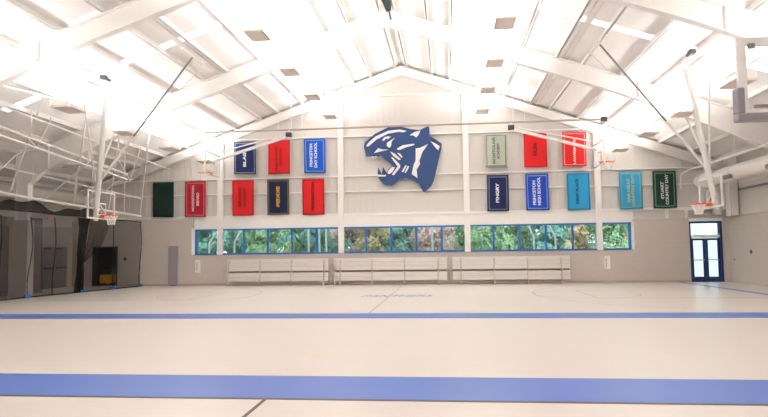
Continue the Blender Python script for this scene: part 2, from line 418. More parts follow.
# yellow floor machine in the doorway
t=thing('floor_scrubber','yellow floor cleaning machine parked in the dark doorway','cleaning machine',(-15.35,D+.35,0))
MB().box((-15.7,D+.1,.12),(-15.1,D+.8,.55)).build('body','yellow',t,bevel=.05)
MB().box((-15.65,D+.4,.55),(-15.2,D+.8,.8)).build('tank','dark',t,bevel=.04)
MB().bar((-15.55,D+.1,.45),(-15.05,D-.15,.12),.08,.06).build('squeegee_arm','yellow',t)
MB().tube([(-15.6,D+.75,.7),(-15.6,D+.95,1.0),(-15.2,D+.95,1.0),(-15.2,D+.75,.7)],.02,6).build('handle','dark',t)
for xx in (-15.68,-15.14):
    MB().tube([(xx-.03,D+.45,.12),(xx+.03,D+.45,.12)],.12,12).build('wheel','dark',t)

# blue round discs, notices, pad, exit sign
def disc(label,c,n):
    c=Vector(c);n=Vector(n); o=MB().tube([c,c+n*.03],.085,20).build('wall_disc','bluedot'); tag(o,label,'wall disc')
disc('small blue round disc on grey wall left of the grey double door',(XL+.06,24.9,1.55),(1,0,0))
disc('small blue round disc on grey wall right of dark doorway',(-14.1,D-.28,1.36),(0,-1,0))
disc('small blue round disc on the right side wall',(XR-.06,27.4,1.37),(-1,0,0))
o=MB().box((XR-.1,28.9,.98),(XR-.06,29.0,1.08)).build('wall_socket','rail'); tag(o,'small dark outlet on the right wall near the glass door','outlet')
def notice(x0,x1,z0,z1,label):
    t=thing('wall_notice',label,'sign',((x0+x1)/2,D-.285,z0))
    MB().box((x0,D-.295,z0),(x1,D-.28,z1)).build('board','paper',t)
    xx=x0+(x1-x0)*.32
    text_mesh('lettering','BLEACHERS',.085,'dark',t,lambda x,y,z:(xx-y,D-.298+z*.2,(z0+z1)/2+x),extrude=.002,sx=.95)
notice(-10.42,-10.15,.63,1.27,'white vertical notice on grey wall below the left window end')
notice(9.36,9.62,.62,1.24,'white vertical notice on grey wall below the right window end')
t=thing('wall_pad','tall dark grey pad leaning flat on the wall left of the windows','wall pad',(-11.53,D-.3,0))
MB().box((-11.78,D-.40,.03),(-11.30,D-.285,1.98)).build('pad_cover','pad',t,bevel=.02)
MB().box((-11.70,D-.34,0),(-11.38,D-.3,.04)).build('backing_foot','dark',t)
t=thing('exit_sign','small red lit exit sign high on left wall behind netting','exit sign',(XL+.03,27.6,3.4))
MB().box((XL+.0,27.42,3.32),(XL+.06,27.78,3.52)).build('housing','paper',t)
text_mesh('lettering','EXIT',.15,'exit',t,lambda x,y,z:(XL+.062+z,27.6+x,3.42+y),extrude=.002)
t=thing('emergency_light','small white box light high on the left wall behind netting','emergency light',(XL+.05,25.4,3.3))
MB().box((XL+.0,25.25,3.3),(XL+.1,25.6,3.5)).build('housing','paper',t)
for q in (25.3,25.52): MB().tube([(XL+.1,q,3.52),(XL+.17,q-.02,3.5)],.05,10).build('lamp_head','paper',t)

# ------------------------------------------------------------------ banners
def srgb(r,g,b): return tuple(((c/255)/12.92 if c/255<=.04045 else ((c/255+.055)/1.055)**2.4) for c in (r,g,b))
def banner(x0,x1,z0,z1,bg,border,txtc,lines,label,group,bw=.05,size=.15,blank=False):
    y=D-.14
    t=thing('pennant_banner',label,'banner',((x0+x1)/2,y,z0),group)
    key='felt_%d_%d_%d'%bg
    if key not in M: M[key]=new_mat(key,srgb(*bg),.85,vary=.08,bump=.2,scale=6)
    # gently rippled cloth
    nx,nz=14,18; tilt=random.uniform(-.01,.01); ph=random.uniform(0,6)
    def P(u,v,off=0): 
        x=x0+(x1-x0)*u+tilt*(v-.5)*2; z=z0+(z1-z0)*v
        return (x, y+.012*math.sin(u*7+ph+v*1.5)*(1.1-v)-off, z+.008*math.sin(u*5+ph)*(1-v))
    vs=[];fs=[]
    for k_,off in ((0,0),(1,-.012)):
        for j in range(nz+1):
            for i in range(nx+1): vs.append(P(i/nx,j/nz,off))
    N=(nx+1)*(nz+1)
    for j in range(nz):
        for i in range(nx):
            a=j*(nx+1)+i; fs.append((a,a+1,a+nx+2,a+nx+1)); fs.append((a+N,a+nx+1+N,a+nx+2+N,a+1+N))
    for i in range(nx):
        fs.append((i,i+N,i+1+N,i+1)); a=nz*(nx+1)+i; fs.append((a,a+1,a+1+N,a+N))
    for j in range(nz):
        a=j*(nx+1); fs.append((a,a+nx+1,a+nx+1+N,a+N)); a+=nx; fs.append((a,a+N,a+nx+1+N,a+nx+1))
    MB().add(vs,fs).build('cloth',key,t,smooth=True)
    if border:
        kb='trim_%d_%d_%d'%border[0]
        if kb not in M: M[kb]=new_mat(kb,srgb(*border[0]),.85)
        ins,wd=border[1],border[2]; W=x1-x0; H=z1-z0
        iu,iv=ins/W,ins/H; wu,wv=wd/W,wd/H
        q=MB()
        def strip(u0,u1,v0,v1,n):
            vs=[];fs=[]
            for k in range(n+1):
                tt=k/n
                if u1-u0>v1-v0: a=P(u0+(u1-u0)*tt,v0,.004); b_=P(u0+(u1-u0)*tt,v1,.004)
                else: a=P(u0,v0+(v1-v0)*tt,.004); b_=P(u1,v0+(v1-v0)*tt,.004)
                vs+=[a,b_]
            for k in range(n): fs.append((2*k,2*k+1,2*k+3,2*k+2))
            q.add(vs,fs)
        strip(iu,1-iu,iv,iv+wv,12); strip(iu,1-iu,1-iv-wv,1-iv,12); strip(iu,iu+wu,iv+wv,1-iv-wv,16); strip(1-iu-wu,1-iu,iv+wv,1-iv-wv,16)
        q.build('stitched_border',kb,t)
    if lines:
        kt='felt_letters_%d_%d_%d'%txtc
        if kt not in M: M[kt]=new_mat(kt,srgb(*txtc),.85)
        for (s_,u,v,L) in lines:   # text reads upwards; centre u,v, length L (fraction of height)
            cu=bpy.data.curves.new('m','FONT'); cu.body=s_; cu.size=size
            ob=bpy.data.objects.new('m',cu); col.objects.link(ob); bpy.context.view_layer.update(); w_=ob.dimensions.x
            bpy.data.objects.remove(ob); bpy.data.curves.remove(cu)
            sx=L*(z1-z0)/w_
            def fn(x,y_,z_,u=u,v=v):
                uu=u-y_/(x1-x0); vv=v+x/(z1-z0); p=P(uu,vv,.009); return (p[0],p[1]+z_*.3,p[2])
            text_mesh('lettering',s_,size,kt,t,fn,extrude=.003,sx=sx,bold=.009)
    # hanging rod
    MB().tube([(x0-.02,y+.02,z1-.02),(x1+.02,y+.02,z1-.02)],.012,6).build('hanging_rod','white',t)
    return t
GU='felt school banners in the upper row'; GL='felt school banners in the lower row'
red=(222,32,34); dred=(120,16,20)
banner(-12.75,-11.65,3.45,5.22,(12,42,30),((18,52,44),.2,.03),None,None,'dark green felt banner with no readable lettering',GL)
banner(-11.05,-9.97,3.43,5.22,(168,10,38),((205,110,120),.07,.04),(225,190,190),[('MORRISTOWN',.40,.52,.72),('BEARD',.63,.50,.36)],'crimson felt banner with pink border, two lines of white letters',GL,size=.17)
banner(-8.58,-7.47,3.45,5.22,(212,26,32),((170,18,24),.03,.04),(130,14,22),[('BERNARDS',.36,.52,.55),('ACADEMY',.58,.52,.55)],'red felt banner with two equal columns of dark red letters',GL,size=.17)
banner(-6.78,-5.66,3.45,5.22,(14,24,62),((96,88,70),.0,.10),(205,150,40),[('PEDDIE',.5,.52,.56)],'navy felt banner with tan border and gold letters',GL,size=.22)
banner(-4.99,-3.89,3.42,5.2,(216,28,32),((160,18,22),.03,.04),(110,14,22),[('PENNINGTON',.48,.52,.78)],'red felt banner with one long column of dark letters, below the blue one',GL,size=.18)
banner(-8.5,-7.38,5.53,7.17,(16,32,84),((140,150,160),.05,.04),(215,220,230),[('BLAIR',.5,.48,.5)],'navy felt banner with grey border and white letters behind white arm',GU,size=.2)
banner(-6.73,-5.62,5.5,7.2,(214,28,32),((175,20,26),.03,.04),(140,16,22),[('HIGHTSTOWN',.38,.45,.72),('CATHOLIC',.58,.5,.55)],'red upper felt banner left of the blue one, partly behind the white arm',GU,size=.16)
banner(-4.9,-3.83,5.5,7.22,(18,84,196),((110,160,225),.07,.04),(205,220,245),[('PRINCETON',.34,.52,.66),('DAY SCHOOL',.56,.52,.72)],'bright blue felt banner with light border left of the panther',GU,size=.19)
banner(4.02,5.05,5.55,7.17,(178,184,170),((110,124,110),.05,.04),(112,124,112),[('MONTCLAIR',.40,.5,.8),('ACADEMY',.60,.48,.48)],'pale grey green felt banner right of the panther',GU,size=.17)
banner(5.84,6.93,5.5,7.15,(222,30,32),((175,22,26),.03,.04),(130,16,22),[('HUN',.5,.52,.34)],'red felt banner with three dark letters beside the pale green one',GU,size=.24)
banner(7.66,8.76,5.5,7.14,(226,34,36),((240,150,150),.06,.035),(240,190,185),[('LAWRENCE',.5,.42,.72)],'red felt banner with pink border and pale letters near a column',GU,size=.13)
banner(4.06,5.08,3.43,5.17,(20,34,80),((110,122,150),.07,.045),(225,225,235),[('PINGRY',.48,.5,.52)],'navy felt banner with grey blue border and white letters, lower row',GL,size=.2)
banner(5.88,6.96,3.44,5.18,(24,72,184),((120,150,220),.07,.04),(205,215,245),[('PRINCETON',.37,.48,.66),('HIGH SCHOOL',.58,.52,.76)],'royal blue felt banner with light border below a red one',GL,size=.19)
banner(7.8,8.86,3.41,5.17,(44,158,208),((34,122,170),.03,.04),(30,100,140),[('KENT PLACE',.45,.5,.66)],'turquoise felt banner with darker turquoise letters left of a column',GL,size=.17)
banner(10.2,11.24,3.41,5.15,(44,158,208),((120,170,150),.07,.045),(185,190,140),[('FAR HILLS',.40,.5,.62),('COUNTRY DAY',.60,.5,.86)],'turquoise felt banner with gold border and gold letters right of a column',GL,size=.16)
banner(11.72,12.77,3.42,5.17,(18,56,40),((96,136,116),.08,.045),(200,210,200),[('STUART',.40,.48,.45),('COUNTRY DAY',.60,.5,.8)],'dark green felt banner with pale border and white letters, rightmost',GL,size=.18)

# ------------------------------------------------------------------ panther head sign
def PX2W(p):
    # sketch units (crop pixels of the emblem) -> wall metres
    return (-2.36+p[0]/107, 8.10-p[1]/102)
out=[(55,118),(78,98),(110,75),(180,44),(215,42),(258,46),(300,57),(345,64),(372,52),(388,45),(396,52),(398,95),(430,115),(459,135),(458,155),(440,222),(415,318),(404,340),(366,376),(356,370),(338,333),(305,312),(270,303),(235,309),(212,325),(195,337),(165,338),(148,328),(132,308),(122,292),(150,290),(162,285),(170,268),(192,242),(204,243),(190,228),(163,205),(140,183),(128,189),(105,189),(92,189),(62,189),(57,165),(50,140)]
t=thing('panther_emblem','large blue and white snarling panther head emblem on the back wall','emblem',(0,D-.1,4.4))
yo=D-.14
pw=[PX2W(p) for p in out]
MB().prism(pw,lambda a,b:(a,yo,b),lambda a,b:(a,yo+.07,b)).build('head_panel','panther',t)
whites=[[(62,135),(78,116),(112,89),(180,62),(240,57),(278,66),(262,72),(235,69),(180,76),(118,104),(76,137),(68,139)],
 [(147,110),(158,94),(178,90),(196,93),(186,97),(180,104),(168,100),(158,112)],
 [(172,124),(190,112),(216,98),(198,116),(194,140),(184,148),(172,138)],
 [(103,173),(126,148),(150,156),(182,157),(145,164)],
 [(292,88),(320,72),(350,67),(336,92),(326,100),(314,90)],
 [(226,152),(256,137),(316,131),(316,138),(270,149),(242,160),(228,160)],
 [(323,155),(345,153),(388,135),(358,175),(342,215),(344,235),(326,262),(331,305),(300,283),(312,235),(322,215)],
 [(400,120),(430,135),(449,148),(440,168),(430,158)],
 [(187,166),(215,180),(245,208),(236,212),(205,190)],
 [(224,174),(240,178),(254,196),(248,200)],
 [(192,195),(204,198),(241,236),(240,248),(207,287),(196,284),(227,243)],
 [(248,270),(268,238),(275,240),(256,273)],[(262,275),(280,242),(288,245),(270,277)],
 [(172,276),(176,266),(196,246),(214,246),(198,272),(182,280)],
 [(118,281),(150,284),(168,284),(162,292),(124,292)]]
nm=['brow_stripe','eye_mark','eye_mark','muzzle_mark','ear_mark','cheek_mark','neck_patch','shoulder_patch','jaw_stroke','jaw_stroke','jaw_stroke','throat_stroke','throat_stroke','tongue','lower_lip']
for n_,p in zip(nm,whites):
    MB().prism([PX2W(q) for q in p],lambda a,b:(a,yo-.012,b),lambda a,b:(a,yo+.001,b)).build(n_,'board_white',t)
for p,m_ in (([(90,188),(104,189),(98,206)],'board_white'),([(107,189),(120,189),(112,208)],'board_white'),([(120,286),(124,246),(146,284)],'panther'),([(142,286),(150,244),(166,270),(166,284)],'panther')):
    MB().prism([PX2W(q) for q in p],lambda a,b:(a,yo-.006,b),lambda a,b:(a,yo+.05,b)).build('tooth',m_,t)
# mounting blocks behind
for x,z in ((-1.2,7.2),(1.2,7.2),(.9,5.4),(-.6,5.3)): MB().box((x-.06,yo+.07,z-.1),(x+.06,D+.12,z+.1)).build('mounting_bracket','white',t)

# ------------------------------------------------------------------ bleachers (three low folded rows against the wall)
M['post_grey']=new_mat('post_grey',(.52,.48,.45),.5)
def bleacher(x0,x1,posts,label):
    t=thing('folded_bleacher',label,'bleacher',((x0+x1)/2,29.0,0),'low aluminium bleachers folded against the wall')
    for x in posts:
        f=MB(); f.tube([(x,28.62,0),(x,28.74,.3),(x,28.8,.7),(x,28.82,1.0),(x-.0,28.9,1.22)],.028,6)
        f.box((x-.03,28.60,0),(x+.03,29.2,.05)); f.bar((x,29.15,.04),(x,29.15,1.2),.05,.05)
        f.bar((x,28.82,.65),(x,29.15,.65),.04,.04)
        f.build('post','post_grey',t)
    for (z0,z1,yy) in ((.20,.40,28.90),(.415,.61,28.90),(.70,.89,28.96),(.905,1.09,28.96),(1.105,1.28,28.96)):
        MB().box((x0,yy,z0),(x1,yy+.04,z1)).build('seat_plank','bleach',t,bevel=.01)
    MB().box((x0,29.2,.62),(x1,29.24,.69)).build('back_rail','shade_gap',t)  # rail fills the plank gap, gap shade put into its colour
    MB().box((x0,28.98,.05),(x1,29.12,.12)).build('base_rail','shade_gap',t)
bleacher(-8.62,-3.62,[-8.5,-6.93,-5.38,-3.80],'leftmost low grey folded bleacher under the windows')
bleacher(-3.34,2.07,[-3.25,-3.0,-1.47,.08,1.66],'middle low grey folded bleacher, under the panther emblem')
bleacher(2.32,7.72,[2.72,4.25,5.78,7.3],'rightmost low grey folded bleacher, right of the dark gap')

# ------------------------------------------------------------------ basketball backstops
def backboard_parts(t, c, xdir, ydir, w=1.83,h=1.07, rim=True, glass='board_glass', netm=True, padding=False, T=.055):
    """c: centre of board face bottom edge; xdir: horizontal along the board; ydir: face normal (towards court)"""
    c=Vector(c); a=Vector(xdir); n=Vector(ydir); z=Vector((0,0,1))
    def bx(mb,u0,u1,v0,v1,w0,w1):
        vs=[c+a*u+n*w_+z*v for (u,w_,v) in ((u0,w0,v0),(u1,w0,v0),(u1,w1,v0),(u0,w1,v0),(u0,w0,v1),(u1,w0,v1),(u1,w1,v1),(u0,w1,v1))]
        mb.add(vs,[(0,3,2,1),(4,5,6,7),(0,1,5,4),(1,2,6,5),(2,3,7,6),(3,0,4,7)])
    f=MB()
    bx(f,-w/2,w/2,0,T,-.05,0); bx(f,-w/2,w/2,h-T,h,-.05,0); bx(f,-w/2,-w/2+T,T,h-T,-.05,0); bx(f,w/2-T,w/2,T,h-T,-.05,0)
    bd=f.build('backboard_frame','board_white',t)
    g=MB(); bx(g,-w/2+T,w/2-T,T,h-T,-.03,-.018); g.build('backboard_glass',glass,t)
    s=MB(); bx(s,-.3,.3,.15,.2,-.017,-.006); bx(s,-.3,.3,.58,.63,-.017,-.006); bx(s,-.3,-.25,.2,.58,-.017,-.006); bx(s,.25,.3,.2,.58,-.017,-.006)
    s.build('target_square','board_white',t)
    if padding:
        p=MB(); bx(p,-w/2-.04,w/2+.04,-.05,.05,-.09,.05); bx(p,-w/2-.04,-w/2+.05,.05,.36,-.09,.05); bx(p,w/2-.05,w/2+.04,.05,.36,-.09,.05); p.build('edge_padding','padgrey',t,bevel=.015)
    if rim:
        r=MB(); cc=c+n*.38+z*.15
        r.tube([cc+(a*math.cos(q)+n*math.sin(q))*.235 for q in [2*PI*i/24 for i in range(24)]],.02,6,closed=True)
        bx(r,-.12,.12,.06,.17,0,.16)
        rr=r.build('rim','orange',t)
        if netm:
            nn=MB(); K=12
            def pt(i,l): 
                rad=(.23,.19,.155,.13,.12)[l]; q=2*PI*(i+.5*(l%2))/K; return cc+(a*math.cos(q)+n*math.sin(q))*rad-z*(.02+l*.085)
            for i in range(K):
                for l in range(4):
                    nn.tube([pt(i,l),pt(i,l+1)],.011,4); nn.tube([pt(i,l),pt(i-1 if l%2==0 else i+1,l+1)],.011,4)
            nn.build('net','net_white',rr)
    return bx
M['padgrey']=new_mat('grey_padding',(.27,.25,.28),.6)
def main_backstop(s,label):
    X=s*(11.0 if s<0 else 11.15); y=22.0
    t=thing('basketball_backstop',label,'basketball hoop',(s*11.4,y,2.95),'ceiling hung main court backstops')
    bx=backboard_parts(t,(X,y,2.96),(0,1,0),(-s,0,0))
    tx,ty=(9.35,19.4) if s<0 else (9.75,19.9); mb_=11.25 if s<0 else 11.35; zt=rz(tx)-.05
    m=MB(); m.tube([(s*mb_,y,2.95),(s*tx,ty,zt)],.095,10); m.build('mast','board_white',t)
    b=MB()
    for yy in (-.75,.75): b.bar((X+s*.05,y+yy*.4,3.2),(s*(mb_-.1),y,3.6),.05,.05)
    b.bar((X+s*.03,y,3.1),(s*mb_,y,3.05),.08,.08); b.build('board_bracket','board_white',t)
    c=MB()
    k_=Vector((s*10.95,y-.55,4.3)); c.tube([k_,(s*(tx+.3),ty-1.0,rz(tx+.3))],.035,6); c.tube([k_,(s*(tx-.1),ty+1.3,rz(tx-.1))],.035,6)
    c.build('side_brace','board_white',t)
    c=MB(); c.tube([(s*tx,ty-1.6,zt),(s*tx,ty+1.8,zt)],.06,8); c.build('top_pipe','board_white',t)
    # fore brace up to the ceiling, upper half dark steel
    qx=6.5 if s<0 else 7.1; p0=Vector((s*11.1,y-.35,4.1)); p1=Vector((s*qx,19.85,rz(qx)-.02)); mid=p0.lerp(p1,.42)
    MB().tube([p0,mid],.05,8).build('brace_tube','board_white',t)
    MB().tube([p0.lerp(p1,.38),p1],.032,8).build('brace_rod','steel_dark',t)
    MB().tube([p1+Vector((0,-.9,.0)),p1+Vector((0,.9,.0))],.04,8).build('brace_pipe','board_white',t)
    MB().tube([mid+Vector((0,.25,.05)),p1+Vector((-.2*s,.7,0))],.015,5).build('hoist_cable','board_white',t)
    return t
M['steel_dark']=new_mat('grey_rod',(.22,.20,.20),.4,.3)
main_backstop(-1,'white ceiling hung hoop and glass backboard in front of the netting')
main_backstop(1,'white ceiling hung hoop and glass backboard near the glass door')
def folded_backstop(s,label):
    t=thing('folded_backstop',label,'basketball hoop',(s*8.9,27.0,5.3),'side folded backstops by the back wall')
    backboard_parts(t,(s*8.9,27.6,5.25),(0,1,0),(s,0,0),netm=True)
    pv=Vector((s*5.0,27.0,6.9))
    MB().bar((s*8.75,27.3,5.9),tuple(pv),.12,.12).build('arm','board_white',t)
    MB().bar((s*8.7,27.3,6.25),(s*5.3,27.0,6.95),.05,.05).build('arm_brace','board_white',t)
    zt=7.2
    MB().bar((s*5.0,27,6.8),(s*5.0,27,zt),.07,.07).build('pivot_post','board_white',t)
    MB().box((s*5.0-.13,26.85,6.86),(s*5.0+.13,27.1,7.06)).build('pivot_motor','dark',t,bevel=.02)
    for dx in (-.5,.1,.6):
        x=s*5.0+dx; MB().bar((x,27,zt+.03),(x,27,rz(x)),.035,.035).build('drop_pipe','board_white',t)
    x=s*8.4; MB().tube([(x,27,7.22),(x+.1*s,27.3,6.35)],.012,5).build('cable','board_white',t)
    return t
folded_backstop(-1,'folded up white backstop by the navy banner, board turned outwards')
folded_backstop(1,'folded up white backstop by the pink bordered red banner, board turned outwards')
t=thing('ceiling_rail','long tan steel rail hung level above the banners','rail',(0,27,7.2))
MB().tube([(-8.95,27,7.2),(8.9,27,7.2)],.045,8).build('pipe','rail',t)
for x in (-8.5,-2.2,2.4,8.5):
    MB().bar((x,27,7.2),(x,27,rz(x)+.02),.03,.03).build('hanger','board_white',t)
MB().box((8.85,26.9,7.1),(9.1,27.1,7.3)).build('winch','dark',t,bevel=.02)
# near side-court backstop at the right edge
t=thing('near_backstop','large grey padded backboard at the right edge of the view, closest hoop','basketball hoop',(6.6,7.7,3.2))
backboard_parts(t,(6.56,7.7,3.22),(-1,0,0),(0,1,0),h=.98,padding=True,T=.10)
m=MB(); m.tube([(6.56,7.35,3.1),(6.56,7.3,rz(6.56)-.1)],.09,10); m.build('mast','board_white',t)
m=MB()
for dx in (-.5,.5): m.bar((6.56+dx,7.6,3.6),(6.56,7.35,3.4),.04,.04)
m.build('board_bracket','board_white',t)
MB().box((5.76,7.60,4.05),(5.83,7.64,4.11)).build('corner_clamp','steel_dark',t)
MB().box((5.82,7.66,3.335),(7.3,7.68,3.375)).build('lettering_strip','steel_dark',t)
MB().tube([(6.56,7.3,4.9),(6.56,9.8,rz(6.56)-.05)],.05,8).build('fore_brace','board_white',t)
MB().tube([(4.9,7.3,rz(4.9)-.02),(8.2,7.3,rz(8.2)-.02)],.06,8).build('top_pipe','board_white',t)

# hoist motors near the ceiling
def winch(c,label):
    c=Vector(c)
    t=thing('hoist_winch',label,'hoist motor',c,'hoist winches under the roof')
    MB().box(c+Vector((-.09,-.16,-.06)),c+Vector((.09,.06,.07))).build('gearbox','dark',t,bevel=.02)
    MB().tube([c+Vector((0,.06,0)),c+Vector((0,.26,0))],.055,10).build('motor','dark',t)
    MB().bar(c+Vector((0,0,.1)),Vector((c.x,c.y,rz(c.x)+.2)),.04,.04).build('hanger','white',t)
winch((-8.95,18.6,7.4),'small black hoist winch under the roof left of the long brace')
winch((9.3,18.3,7.3),'small black hoist winch under the roof above the right hoop')
t=thing('ceiling_speaker','small dark speaker hanging at the roof ridge','speaker',(.1,20.8,10.1))
MB().prism([(-.2,.55),(.22,.55),(.2,.05),(.02,0)],lambda a,b:(.1+a,20.6,10.05+b),lambda a,b:(.1+a,20.95,10.05+b)).build('cabinet','speakerc',t) if M.setdefault('speakerc',new_mat('speaker_teal',(.03,.05,.06),.5)) else None
MB().tube([(.22,20.8,10.1),(.28,20.9,9.75)],.035,6).build('cable','speakerc',t)
MB().bar((.1,20.8,10.55),(.1,20.8,RZ+.25),.04,.04).build('hanger','white',t)

# ------------------------------------------------------------------ batting cage netting on the left
P0=Vector((-12.98,28.75,0)); P1=Vector((-14.0,21.3,0)); P2=Vector((-14.0,14.0,0))
def cage(u): # u in metres along the run from the far end
    L1=(P1-P0).length
    return P0.lerp(P1,u/L1) if u<L1 else P1+(P2-P1).normalized()*(u-L1)
L=(P1-P0).length+(P2-P1).length
t=thing('batting_cage_net','black batting cage netting hung from a white pipe on the left','netting',(-13.5,24,0))
def net_panel(u0,u1,z0,z1,off,amp,name,mat,thick=.01,n=None):
    n=n or int((u1-u0)/.25)+1; vs=[];fs=[]
    for k_ in (0,1):
        for i in range(n+1):
            u=u0+(u1-u0)*i/n; p=cage(u)
            w=amp*math.sin(u*3.1)+amp*.6*math.sin(u*7.3+1)
            za,zb=(z0(u) if callable(z0) else z0),(z1(u) if callable(z1) else z1)
            vs+=[(p.x+off+w+k_*thick,p.y,za),(p.x+off+w*.3+k_*thick,p.y,(za+zb)/2),(p.x+off+k_*thick,p.y,zb)]
    # single sheet of netting (cloth)
    for i in range(n):
        for j in range(2):
            a=i*3+j; fs.append((a,a+3,a+4,a+1))
    return MB().add(vs[:(n+1)*3],fs).build(name,mat,t)
net_panel(0,L,.02,lambda u:3.17+.02*u,0,.03,'netting_panel','netting')
net_panel(4.3,L,.02,3.2,-1.6,.05,'rear_netting_panel','netting')
net_panel(2.2,L,lambda u:3.15+.02*u,lambda u:3.40+.03*u+.13*math.sin(u*1.9+.6)+.08*math.sin(u*4.1),.02,.03,'bunched_netting','netting_thick')
def gather(prof,off,mat='netting_thick'):
    """prof: list of (z,u0,u1): a tied-back bunch of netting"""
    vs=[];fs=[]; n=8
    for z,u0,u1 in prof:
        for i in range(n+1):
            u=u0+(u1-u0)*i/n; p=cage(u); vs.append((p.x+off+.07*math.sin(i*2.3+z),p.y,z))
    for j in range(len(prof)-1):
        for i in range(n):
            q=j*(n+1)+i; fs.append((q,q+1,q+n+2,q+n+1))
    MB().add(vs,fs).build('gathered_netting',mat,t)
gather([(3.2,3.6,4.4),(2.8,3.75,4.35),(2.2,3.9,4.35),(1.7,4.0,4.35),(1.3,4.05,4.3),(.8,4.0,4.35),(.04,3.95,4.5)],.05)
gather([(3.2,2.35,3.7),(2.6,2.6,3.8),(2.0,3.0,3.95),(1.6,3.5,4.05),(1.3,4.0,4.1)],.08,'netting')
b=MB(); b.tube([tuple(cage(L*i/30)+Vector((.02,0,3.17+.02*L*i/30+.02*math.sin(i)))) for i in range(31)],.028,6); b.build('top_rope','black',t)
b=MB(); b.tube([tuple(cage(L*i/30)+Vector((.02,0,.035))) for i in range(31)],.03,6); b.build('bottom_rope','black',t)
for u,a in ((.03,.10),(2.05,.02),(4.05,.12),(5.6,.10),(6.8,.14),(8.3,.06)):
    b=MB(); b.tube([tuple(cage(u+a*(math.sin(z*2.2)*.6+(0.8*(1-z/1.2) if z<1.2 else 0)))+Vector((.03,0,z))) for z in [3.12*i/20 for i in range(21)]],.022,5); b.build('vertical_rope','black',t)
for u in (.05,2.05,4.0,6.9,9.5):
    p=cage(u); b=MB().tube([(p.x+.02,p.y-.14,.07),(p.x+.02,p.y+.14,.07)],.065,10); b.build('sand_weight','bluewt',t)
# white support pipe and its rails, hung from the roof
t=thing('net_support_truss','white pipe truss carrying the cage netting below the roof','pipe truss',(-13.5,24,3.6))
def line_on(z0f,n=16,off=0,Lm=None): return [tuple(cage((Lm or L)*i/n)+Vector((off,0,z0f(i/n)))) for i in range(n+1)]
MB().tube(line_on(lambda f_:3.47+.055*L*f_),.05,8).build('lower_pipe','white',t)
MB().tube(line_on(lambda f_:4.35+.065*L*f_),.035,8).build('middle_pipe','white',t)
MB().tube([(-12.0,25.6,5.15),(-12.0,12.0,6.2)],.05,8).build('upper_pipe','white',t)
MB().tube([(-12.0,25.6,4.93),(-12.0,12.0,5.88)],.04,8).build('upper_pipe','white',t)
for y_ in (25.4,22.7,19.3,16.0):
    MB().bar((-12.0,y_,4.9+(28.9-y_)*.0769),(-12.0,y_,rz(12)+.1),.03,.03).build('hanger_wire','white',t)
    MB().bar((-12.0,y_,4.8+(28.9-y_)*.0769),(-14.0,y_,3.6+.02*(28.9-y_)),.03,.03).build('cross_tie','white',t)
for u,e in ((.1,(-10.1,24.0)),(2.4,(-11.3,23.8)),(4.6,(-10.0,19.5)),(7.9,(-10.5,18.0))):
    p=cage(u); MB().tube([(p.x,p.y,3.47+.055*u),(e[0],e[1],rz(e[0])+.1)],.032,6).build('drop_rod','white',t)
for u in (1.2,3.4,6.7,8.6):
    p=cage(u); MB().tube([(p.x-.05,p.y,3.47+.055*u),(p.x-.05,p.y,rz(p.x)+.1)],.018,5).build('hanger_wire','white',t)
for u,e in ((1.5,(-12.4,26.6)),(4.6,(-12.0,22.6)),(7.9,(-12.4,20.2))):
    p=cage(u); c_=Vector((e[0],e[1],4.9+.07*u)); MB().bar((p.x-.5,p.y,5.0+.07*u),tuple(c_),.06,.06).build('cross_arm','white',t)
    MB().bar(tuple(c_),(c_.x+.5,c_.y,rz(c_.x+.5)),.035,.035).build('knee_brace','white',t)
    MB().bar(tuple(c_),(c_.x-.7,c_.y,rz(c_.x-.7)),.035,.035).build('knee_brace','white',t)

# ------------------------------------------------------------------ round air ducts and pipes along the side walls
def duct(X,z,y0,y1,r,label):
    t=thing('round_air_duct',label,'air duct',(X,y1,z))
    MB().tube([(X,y0,z),(X,y1-.25,z),(X,y1,z)],[r,r,r*.9],20).build('duct_tube','duct',t,smooth=False)
    y=y1-.6; 
    while y>y0:
        MB().tube([(X,y-.03,z),(X,y+.03,z)],r+.015,20).build('seam_ring','duct',t)
        s=1 if X>0 else -1
        MB().bar((X,y,z+r),(X,y,rz(X)+.25),.02,.02).build('strap_hanger','white',t)
        y-=2.9
    return t
dr_=duct(13.5,4.55,3,28.7,.30,'big white round air duct along the right wall')
for y in (25.3,22.0):
    MB().box((13.14,y-.3,4.3),(13.26,y+.3,4.45)).build('air_outlet','steel_dark',dr_)
duct(-16.0,4.35,3,28.6,.30,'big white round air duct along the left wall behind netting')
o=MB().tube([(12.9,3,5.04),(12.9,28.2,5.04),(12.9,28.9,4.98),(12.9,29.25,4.9),(12.9,29.3,4.3)],.05,8).build('service_pipe','duct'); tag(o,'thin white pipe running above the right air duct','pipe')
for z,l in ((4.42,'upper thin conduit on the right wall'),(4.12,'lower thin conduit on the right wall')):
    o=MB().tube([(14.93,3,z),(14.93,28.2,z)],.045,8).build('wall_conduit','duct' if z>4.3 else 'steel_dark'); tag(o,l,'pipe')
MB().tube([(13.5,28.6,4.55),(14.1,28.85,4.35),(14.25,28.85,3.9),(14.25,28.85,3.05)],.2,16).build('down_duct','duct',dr_,smooth=True)
c=MB(); c.box((14.6,28.3,2.98),(14.93,28.34,rz(14.8))); c.box((14.6,28.75,2.98),(14.93,28.79,rz(14.8))); c.box((14.75,28.34,2.98),(14.79,28.75,rz(14.8)))
struct(c.build('column','white'),'white steel column on the right wall','column')
c=MB().tube([(14.55,28.1,4.9),(14.5,28.1,4.5),(14.55,28.15,2.98)],.035,6).build('wall_conduit','duct'); tag(c,'vertical bent pipe beside the right wall column','pipe')

